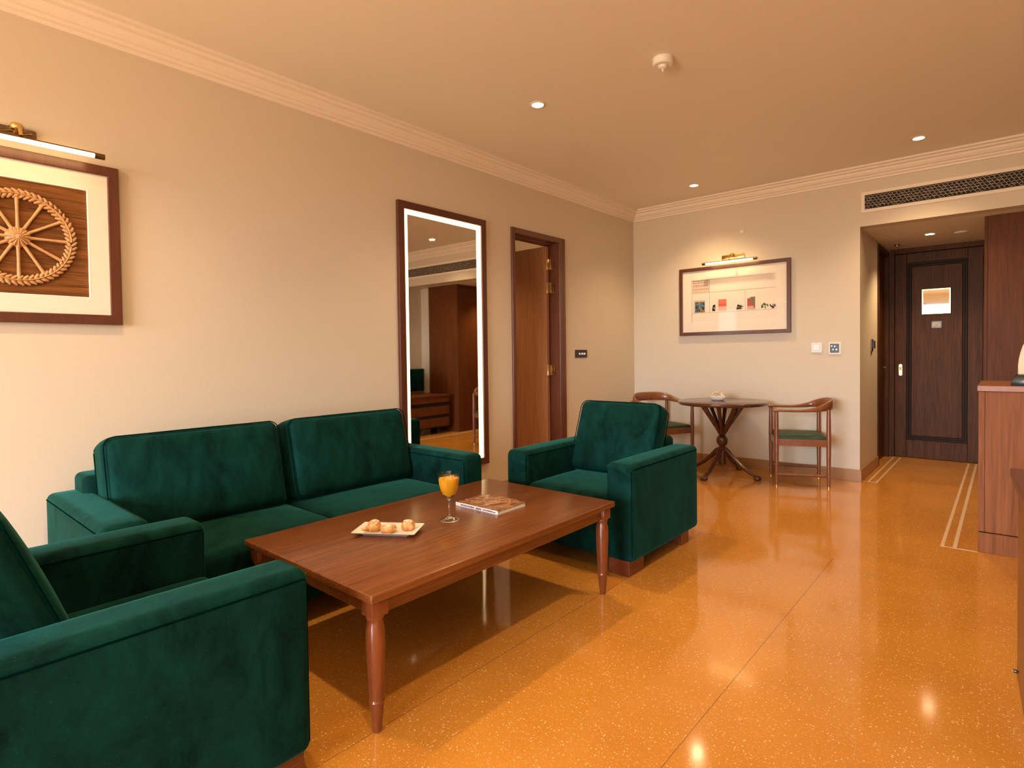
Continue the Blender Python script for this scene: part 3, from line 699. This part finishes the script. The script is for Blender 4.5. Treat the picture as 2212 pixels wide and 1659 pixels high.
def blot(name, cx, cz, rx, rz, n, m, sd):
    rnd = random.Random(sd); cl = []
    for _ in range(n):
        x = cx+rnd.uniform(-rx, rx); z = cz+rnd.uniform(-rz, rz); wx, wz_ = rnd.uniform(.004, .012), rnd.uniform(.004, .012); cl.append((x-wx, x+wx, z-wz_, z+wz_))
    flatbit(name, cl, m)
blot('dark_figure', .963, 1.69, .016, .028, 9, 'ink', 3); blot('dark_figure', 1.235, 1.68, .028, .018, 10, plain('brown_blot', (.08, .03, .02), .7), 5)
blot('green_sketch', 1.50, 1.68, .045, .022, 12, plain('green_sketch_ink', (.12, .20, .08), .7), 8); blot('grey_sketch', 1.575, 1.672, .025, .018, 9, plain('grey_sketch_ink', (.25, .24, .24), .7), 9)
mgl, ngl, bgl = mat('picture_glass'); ms = ngl.nodes.new('ShaderNodeMixShader'); t1 = ngl.nodes.new('ShaderNodeBsdfTransparent'); g1 = ngl.nodes.new('ShaderNodeBsdfGlossy'); g1.inputs['Roughness'].default_value = .03
ms.inputs[0].default_value = .007; ngl.links.new(t1.outputs[0], ms.inputs[1]); ngl.links.new(g1.outputs[0], ms.inputs[2]); ngl.links.new(ms.outputs[0], ngl.nodes['Material Output'].inputs[0])
obj('glazing', B(-.541, .541, -.024, -.022, -.334, .334), mgl, t)

# ---------- air grille above the entry
t = thing('air_grille', 'long black lattice air grille above the entry opening', 'vent', (2.325, YF, 2.466))
GL = 1.755
b = bmesh.new(); ring_frame(b, 0, GL, 0, .187, .030, fn, .0005, .008, .002); obj('frame', b, 'cornice', t)
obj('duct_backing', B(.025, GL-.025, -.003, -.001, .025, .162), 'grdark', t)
b = bmesh.new(); rnd = random.Random(5); dx = .030; rows = 5
for r in range(rows):
    for i in range(int((GL-.07)/dx)+1):
        cx = .045+i*dx+(dx/2 if r % 2 else 0); cz = .0365+(r+.5)*(.114/rows)-.0
        if cx > GL-.04: continue
        pts = []; m6 = 6; ph = rnd.uniform(-.25, .25); sc = rnd.uniform(.85, 1.12)
        for k in range(m6):
            if rnd.random() < .0: continue
            a = ph+2*PI*k/m6; pts.append((cx+.0155*sc*math.cos(a), -.006, cz+.0115*sc*math.sin(a)))
        tube(b, pts[:5 if rnd.random() < .6 else 6], .0015, 4)
obj('lattice', b, 'lattice', t)

# ---------- recessed ceiling lamps
def make_downlight(r=.045):
    t = thing('recessed_lamp', '', 'lamp')
    b = bmesh.new(); lathe(b, [(r*.80, -.0005), (r*1.22, -.0005), (r*1.22, -.003), (r*1.12, -.006), (r*.86, -.006), (r*.80, -.002), (r*.80, -.0005)], 36, cap=False); obj('trim_ring', b, 'white', t, smooth=40)
    b = bmesh.new(); lathe(b, [(0, -.002), (r*.82, -.002), (r*.8, -.0035), (0, -.0045)], 30); obj('lamp_lens', b, 'lamp_em', t, smooth=True)
    ld = bpy.data.lights.new('lamp_beam', 'SPOT'); ld.energy = SPOT; ld.color = WARM; ld.spot_size = math.radians(120); ld.spot_blend = 1.0; ld.shadow_soft_size = .04
    lo = bpy.data.objects.new('lamp_beam', ld); COL.objects.link(lo); lo.parent = t; lo.location = (0, 0, -.03)
    return t
DL = [(.985, 3.01, ZC, 'recessed ceiling lamp nearest the mirror, left of the smoke detector'),
      (.99, 5.495, ZC, 'recessed ceiling lamp above the round dining table'),
      (2.81, 5.50, ZC, 'recessed ceiling lamp in front of the air grille'),
      (2.81, 3.05, ZC, 'recessed ceiling lamp cut by the top edge of the frame'),
      (.985, .55, ZC, 'recessed ceiling lamp over the nearest armchair, out of view'),
      (2.81, .55, ZC, 'recessed ceiling lamp over the desk side, out of view'),
      (2.765, 6.93, ZO, 'bright recessed lamp in the lower entry ceiling before the door')]
dl0 = make_downlight()
for i, (x, y, z, lb) in enumerate(DL):
    o = dl0 if i == 0 else copy_tree(dl0); o.location = (x, y, z); o['label'] = lb; o['group'] = 'recessed ceiling lamps'
o = copy_tree(dl0); o.location = (-.95, 3.75, 2.6); o['label'] = 'recessed lamp in the room beyond the left doorway'; o['group'] = 'recessed ceiling lamps'
# ---------- ceiling fittings
t = thing('smoke_detector', 'round white smoke detector on the main ceiling', 'smoke detector', (1.868, 3.025, ZC))
b = bmesh.new(); lathe(b, [(0, 0), (.056, 0), (.057, -.006), (.053, -.010), (.052, -.014), (.057, -.018), (.056, -.034), (.050, -.040), (0, -.040)], 40); obj('housing', b, 'white', t, smooth=40)
b = bmesh.new(); lathe(b, [(0, -.040), (.026, -.040), (.024, -.052), (.014, -.058), (.006, -.060), (.005, -.072), (0, -.076)], 24); obj('sensor', b, 'white', t, smooth=40)
b = bmesh.new(); lathe(b, [(0, 0), (.055, 0), (.052, -.010), (.030, -.016), (0, -.017)], 30)
tag(obj('ceiling_speaker', b, 'white', None, smooth=40, loc=(2.999, 7.04, ZO)), 'plain white disc on the entry ceiling, right of its lamp', 'detector')
t = thing('sprinkler_head', 'tiny sprinkler head on the entry ceiling near the door', 'sprinkler', (2.44, 7.38, ZO))
b = bmesh.new(); lathe(b, [(0, 0), (.03, 0), (.028, -.005), (.010, -.008), (.008, -.02), (0, -.022)], 20); obj('escutcheon', b, 'steel', t, smooth=40)
b = bmesh.new(); lathe(b, [(0, -.022), (.014, -.024), (.014, -.026), (0, -.026)], 16); obj('deflector', b, 'steel', t, smooth=40)
b = bmesh.new(); lathe(b, [(0, 0), (.026, 0), (.024, -.006), (.010, -.014), (0, -.015)], 20)
for v in b.verts: v.co = Vector((v.co.x, v.co.z, v.co.y))
tag(obj('wall_sensor', b, 'white', None, smooth=40, loc=(1.259, YF, 2.462)), 'small white disc high on far wall above the print lamp', 'sensor')

# ---------- switches and sockets
t = thing('light_switch', 'black light switch plate on left wall beside the inner door', 'switch', (0, 4.945, 1.218))
fx = lambda a, z, d: (d, a, z)
b = bmesh.new(); prism(b, rrect(-.105, .105, -.040, .040, .006), fx, .0005, .009); obj('plate', b, 'black', t)
b = bmesh.new()
for y0, y1 in ((-.045, -.012), (.004, .036), (.044, .074)): box(b, .009, .013, y0, y1, -.012, .010, .002)
obj('rocker', b, 'steel', t)
t = thing('wall_switch', 'chrome-edged white switch on far wall, left of the socket', 'switch', (1.958, YF, 1.246))
b = bmesh.new(); prism(b, rrect(-.046, .046, -.046, .046, .005), fn, .0005, .009); obj('plate', b, 'white', t)
b = bmesh.new(); box(b, -.022, .022, -.012, -.0085, -.022, .022, .002); o = obj('button', b, 'steel', t)
b = bmesh.new(); box(b, -.010, .010, -.0135, -.0115, -.012, .012, .001); obj('indicator', b, 'white', o)
t = thing('wall_socket', 'white framed black socket plate on far wall beside the entry corner', 'socket', (2.113, YF, 1.238))
b = bmesh.new(); prism(b, rrect(-.050, .050, -.055, .055, .005), fn, .0005, .009); obj('plate', b, 'white', t)
b = bmesh.new(); box(b, -.040, .036, -.012, -.0085, -.042, .042, .002); o = obj('socket_face', b, 'black', t)
b = bmesh.new()
for cx, cz in ((0.0, .018), (-.014, -.012), (.014, -.012), (-.026, .02)):
    tt = bmesh.new(); lathe(tt, [(0, .0115), (.006, .0115), (.006, .0135), (0, .0135)], 12)
    for v in tt.verts: v.co = Vector((v.co.x+cx, -v.co.z, v.co.y+cz))
    merge(b, tt)
obj('socket_pin_hole', b, 'steel', o)
t = thing('key_card_switch', 'small bronze card switch on the passage wall before the entry door', 'switch', (XO, 6.66, 1.262))
b = bmesh.new(); prism(b, rrect(-.045, .045, -.06, .06, .005), fx, .0005, .010); obj('plate', b, 'bronze', t)
b = bmesh.new(); box(b, .010, .030, -.030, .030, -.03, .045, .003); obj('card_slot', b, 'black', t)

# ================================================================== SMALL THINGS
ZT = .470
# plate of puffs
ang = math.atan2(.147, .22); px, py = 1.353, 1.474
t = thing('serving_plate', 'white rectangular china plate holding pastry puffs on the coffee table', 'plate', (px, py, ZT), ang)
b = bmesh.new(); L4 = []
for hx_, hy_, z in ((.098, .046, .0005), (.100, .048, .004), (.134, .078, .017), (.136, .080, .019), (.133, .077, .0195), (.100, .050, .0075), (.0, .0, .0065)):
    if hx_ == 0: L4.append(None); continue
    L4.append([b.verts.new((p[0], p[1], z)) for p in rrect(-hx_, hx_, -hy_, hy_, .006, 3)])
for A, Bq in zip(L4[:-2], L4[1:-1]):
    n = len(A)
    for k in range(n): b.faces.new((A[k], A[(k+1) % n], Bq[(k+1) % n], Bq[k]))
b.faces.new(L4[0]); b.faces.new(L4[-2]); obj('plate_body', b, 'china', t, smooth=40)
def puff(x, y, r, sq, lb, seed, zoff=.0078):
    rnd = random.Random(seed); b = bmesh.new(); bmesh.ops.create_icosphere(b, subdivisions=4, radius=1)
    ph = [rnd.uniform(0, 6) for _ in range(6)]
    for v in b.verts:
        d = 1+.05*math.sin(5*v.co.x+ph[0])*math.cos(4*v.co.y+ph[1])+.03*math.sin(11*v.co.z+ph[2]+6*v.co.x)+.02*math.sin(17*v.co.y+ph[3])
        z = v.co.z*sq*d; v.co = Vector((v.co.x*r*d, v.co.y*r*d, max(z, -.62*sq)*r))
    zm = min(v.co.z for v in b.verts)
    o = obj('pastry_puff', b, mb, None, smooth=True, loc=(x, y, ZT+zoff-zm), rot=(0, 0, rnd.uniform(0, 6)))
    tag(o, lb, 'pastry', 'pastry puffs on the plate')
mb, nb, bb = mat('sugared_puff')
n1 = N(nb, 'ShaderNodeTexNoise', Scale=45.0, Detail=5.0); nb.links.new(coords(nb), n1.inputs['Vector'])
r1 = ramp(nb, [(.3, (.42, .17, .04)), (.55, (.68, .36, .13)), (.75, (.80, .58, .36))]); nb.links.new(n1.outputs['Fac'], r1.inputs[0])
n2 = N(nb, 'ShaderNodeTexNoise', Scale=120.0, Detail=4.0); nb.links.new(coords(nb), n2.inputs['Vector'])
gg = N(nb, 'ShaderNodeNewGeometry'); sz = N(nb, 'ShaderNodeSeparateXYZ'); nb.links.new(gg.outputs['Normal'], sz.inputs[0])
mm = N(nb, 'ShaderNodeMath', operation='MULTIPLY'); nb.links.new(sz.outputs[2], mm.inputs[0]); nb.links.new(n2.outputs['Fac'], mm.inputs[1])
r2 = ramp(nb, [(.36, (0, 0, 0)), (.5, (1, 1, 1))]); nb.links.new(mm.outputs[0], r2.inputs[0])
mxx = N(nb, 'ShaderNodeMix', data_type='RGBA'); nb.links.new(r2.outputs[0], mxx.inputs[0]); nb.links.new(r1.outputs[0], mxx.inputs[6]); mxx.inputs[7].default_value = (.85, .78, .68, 1)
nb.links.new(mxx.outputs[2], bb.inputs['Base Color']); bb.inputs['Roughness'].default_value = .7; bump(nb, bb, n1.outputs['Fac'], .5, .003)
puff(1.302, 1.438, .029, .98, 'tallest sugared pastry puff at the left of the plate', 1)
puff(1.368, 1.462, .033, .70, 'flatter sugared pastry puff in the middle of the plate', 2)
puff(1.408, 1.536, .030, .88, 'round sugared pastry puff at the right of the plate', 3)
puff(1.266, 1.418, .019, .55, 'small low pastry piece left of the tallest puff', 4)

# glass of juice
t = thing('stemmed_glass', 'stemmed cocktail glass of orange juice on the coffee table', 'glass', (1.426, 1.758, ZT))
outp = [(0, .0005), (.044, .0005), (.0455, .002), (.044, .0035), (.030, .0065), (.014, .012), (.0065, .020), (.0045, .032), (.0038, .06), (.0040, .085), (.0065, .095), (.016, .104), (.029, .120), (.039, .142), (.0450, .168), (.0478, .195), (.0485, .216)]
inp = [(.0476, .2165), (.0468, .195), (.0440, .168), (.0380, .1435), (.0275, .122), (.0135, .1065), (.004, .1015), (0, .101)]
b = bmesh.new(); lathe(b, outp+inp, 48, cap=False); obj('glass_body', b, 'glass', t, smooth=60)
jp = [(0, .1014), (.0042, .1019), (.0137, .1069), (.0277, .1224), (.0382, .1439), (.0442, .1684), (.0466, .192), (.0462, .1925), (0, .1923)]
b = bmesh.new(); lathe(b, jp, 48, cap=False); o = obj('juice', b, 'juice', t, smooth=40)
b = bmesh.new(); rnd = random.Random(4)
for i in range(26):
    a, r = rnd.uniform(0, 2*PI), .040*math.sqrt(rnd.random()); tt = bmesh.new(); bmesh.ops.create_icosphere(tt, subdivisions=1, radius=rnd.uniform(.0018, .004))
    for v in tt.verts: v.co = Vector((v.co.x+r*math.cos(a), v.co.y+r*math.sin(a), v.co.z*.6+.1928+rnd.uniform(0, .004)))
    merge(b, tt)
obj('foam', b, plain('foam', (.95, .62, .22), .4), o, smooth=True)

# book
t = thing('book', 'softcover food book with white spine lying on the coffee table', 'book', (1.399, 2.060, ZT), .0)
obj('pages', B(-.139, .139, -.098, .101, .0012, .0150), plain('page_edges', (.72, .62, .48), .8, noise=.1, nscale=300), t)
mc, nc, bc = mat('cover_art'); v = coords(nc, (1, 1, 1)); no = N(nc, 'ShaderNodeTexNoise', Scale=9.0, Detail=3.0, Distortion=2.2); nc.links.new(v, no.inputs['Vector'])
rc = ramp(nc, [(.30, (.05, .015, .008)), (.42, (.20, .06, .025)), (.50, (.50, .29, .12)), (.53, (.18, .045, .02)), (.66, (.10, .035, .02)), (.75, (.55, .16, .09))]); nc.links.new(no.outputs['Fac'], rc.inputs[0]); nc.links.new(rc.outputs[0], bc.inputs['Base Color']); bc.inputs['Roughness'].default_value = .35
b = bmesh.new(); V = []
for i in range(13):
    x = -.142+.284*i/12; k = i/12
    V.append([(x, -.102+.206*j/8, .0152+.006*math.sin(PI*k)*((j/8)**1.0)*(1 if k > .3 else .6)+(.006*(j/8) if k > .7 else 0)*(k-.7)) for j in range(9)])
lo = [[b.verts.new(p) for p in r] for r in V]; hi = [[b.verts.new((p[0], p[1], p[2]+.0012)) for p in r] for r in V]
for i in range(12):
    for j in range(8): b.faces.new((lo[i][j], lo[i+1][j], lo[i+1][j+1], lo[i][j+1])); b.faces.new((hi[i][j], hi[i][j+1], hi[i+1][j+1], hi[i+1][j]))
for i in range(12):
    for j in (0, 8): b.faces.new((lo[i][j], lo[i+1][j], hi[i+1][j], hi[i][j]))
for j in range(8):
    for i in (0, 12): b.faces.new((lo[i][j], lo[i][j+1], hi[i][j+1], hi[i][j]))
cv = obj('front_cover', b, mc, t, smooth=30)
b = bmesh.new()
for cx_, cy_, rx_, ry_ in ((.0, .03, .045, .032), (-.065, .06, .022, .015), (.075, .05, .024, .016)):
    tt = bmesh.new(); lathe(tt, [(0, .0), (1, .0), (1, .0005), (0, .0005)], 24)
    for v_ in tt.verts: v_.co = Vector((v_.co.x*rx_+cx_, v_.co.y*ry_+cy_, v_.co.z+.0262-(.002 if abs(cx_) > .01 else 0)))
    merge(b, tt)
obj('back_cover', B(-.142, .142, -.102, .103, 0, .0011), 'white', t)
bm_ = b; bm_.free()
sp = obj('spine', B(-.142, .142, -.1035, -.100, 0, .0168, bev=.001), plain('white_card', (.82, .80, .82), .35), t)
b = bmesh.new(); rnd = random.Random(11)
for x0, x1, hh in ((-.105, -.015, .0038), (.0, .035, .0052), (.045, .125, .0038)):
    x = x0
    while x < x1: wd = rnd.uniform(.003, .007); box(b, x, x+wd, -.1041, -.1034, .0085-hh*rnd.uniform(.6, 1), .0085+hh*rnd.uniform(.6, 1)); x += wd+.0016
obj('spine_text', b, 'blueink', sp)
b = bmesh.new(); tube(b, [(-.128+.004*math.cos(2*PI*i/14), -.1037, .0085+.004*math.sin(2*PI*i/14)) for i in range(14)], .0006, 4, closed=True); obj('spine_emblem', b, plain('pale_teal', (.35, .5, .45), .5), sp)

# bowl of dried flowers on the round table
t = thing('potpourri_bowl', 'small white bowl on the round dining table', 'bowl', (1.17, 5.62, .735))
b = bmesh.new(); lathe(b, [(0, 0), (.045, 0), (.066, .010), (.080, .026), (.083, .040), (.080, .041), (.072, .026), (.05, .012), (0, .010)], 40, cap=False); obj('bowl_body', b, 'china', t, smooth=50)
b = bmesh.new(); rnd = random.Random(2)
for i in range(150):
    a, r = rnd.uniform(0, 2*PI),   .066*math.sqrt(rnd.random()); h = .036+.046*(1-(r/.08)**2)*rnd.uniform(.6, 1.15)
    tt = bmesh.new(); bmesh.ops.create_icosphere(tt, subdivisions=1, radius=1); s_ = Vector((rnd.uniform(.008, .015), rnd.uniform(.005, .010), rnd.uniform(.002, .004)))
    Rm = Matrix.Rotation(rnd.uniform(0, 6), 3, 'Z') @ Matrix.Rotation(rnd.uniform(-.9, .9), 3, 'X')
    for v in tt.verts: v.co = Rm @ Vector((v.co.x*s_.x, v.co.y*s_.y, v.co.z*s_.z))+Vector((r*math.cos(a), r*math.sin(a), h))
    merge(b, tt)
mp, np_, bp_ = mat('dried_petals'); vo = N(np_, 'ShaderNodeTexVoronoi', Scale=75.0); np_.links.new(coords(np_), vo.inputs['Vector']); sp_ = N(np_, 'ShaderNodeSeparateColor'); np_.links.new(vo.outputs['Color'], sp_.inputs[0])
rp = ramp(np_, [(0, (.85, .78, .66)), (.5, (.80, .55, .30)), (.68, (.60, .18, .06)), (.82, (.20, .05, .02)), (.9, (.88, .82, .72))]); rp.color_ramp.interpolation = 'CONSTANT'; np_.links.new(sp_.outputs[0], rp.inputs[0]); np_.links.new(rp.outputs[0], bp_.inputs['Base Color'])
o = obj('dried_petals', b, mp, None, loc=(1.17, 5.62, .735)); tag(o, 'heap of white and rust dried petals in the small bowl', 'potpourri'); o['kind'] = 'stuff'
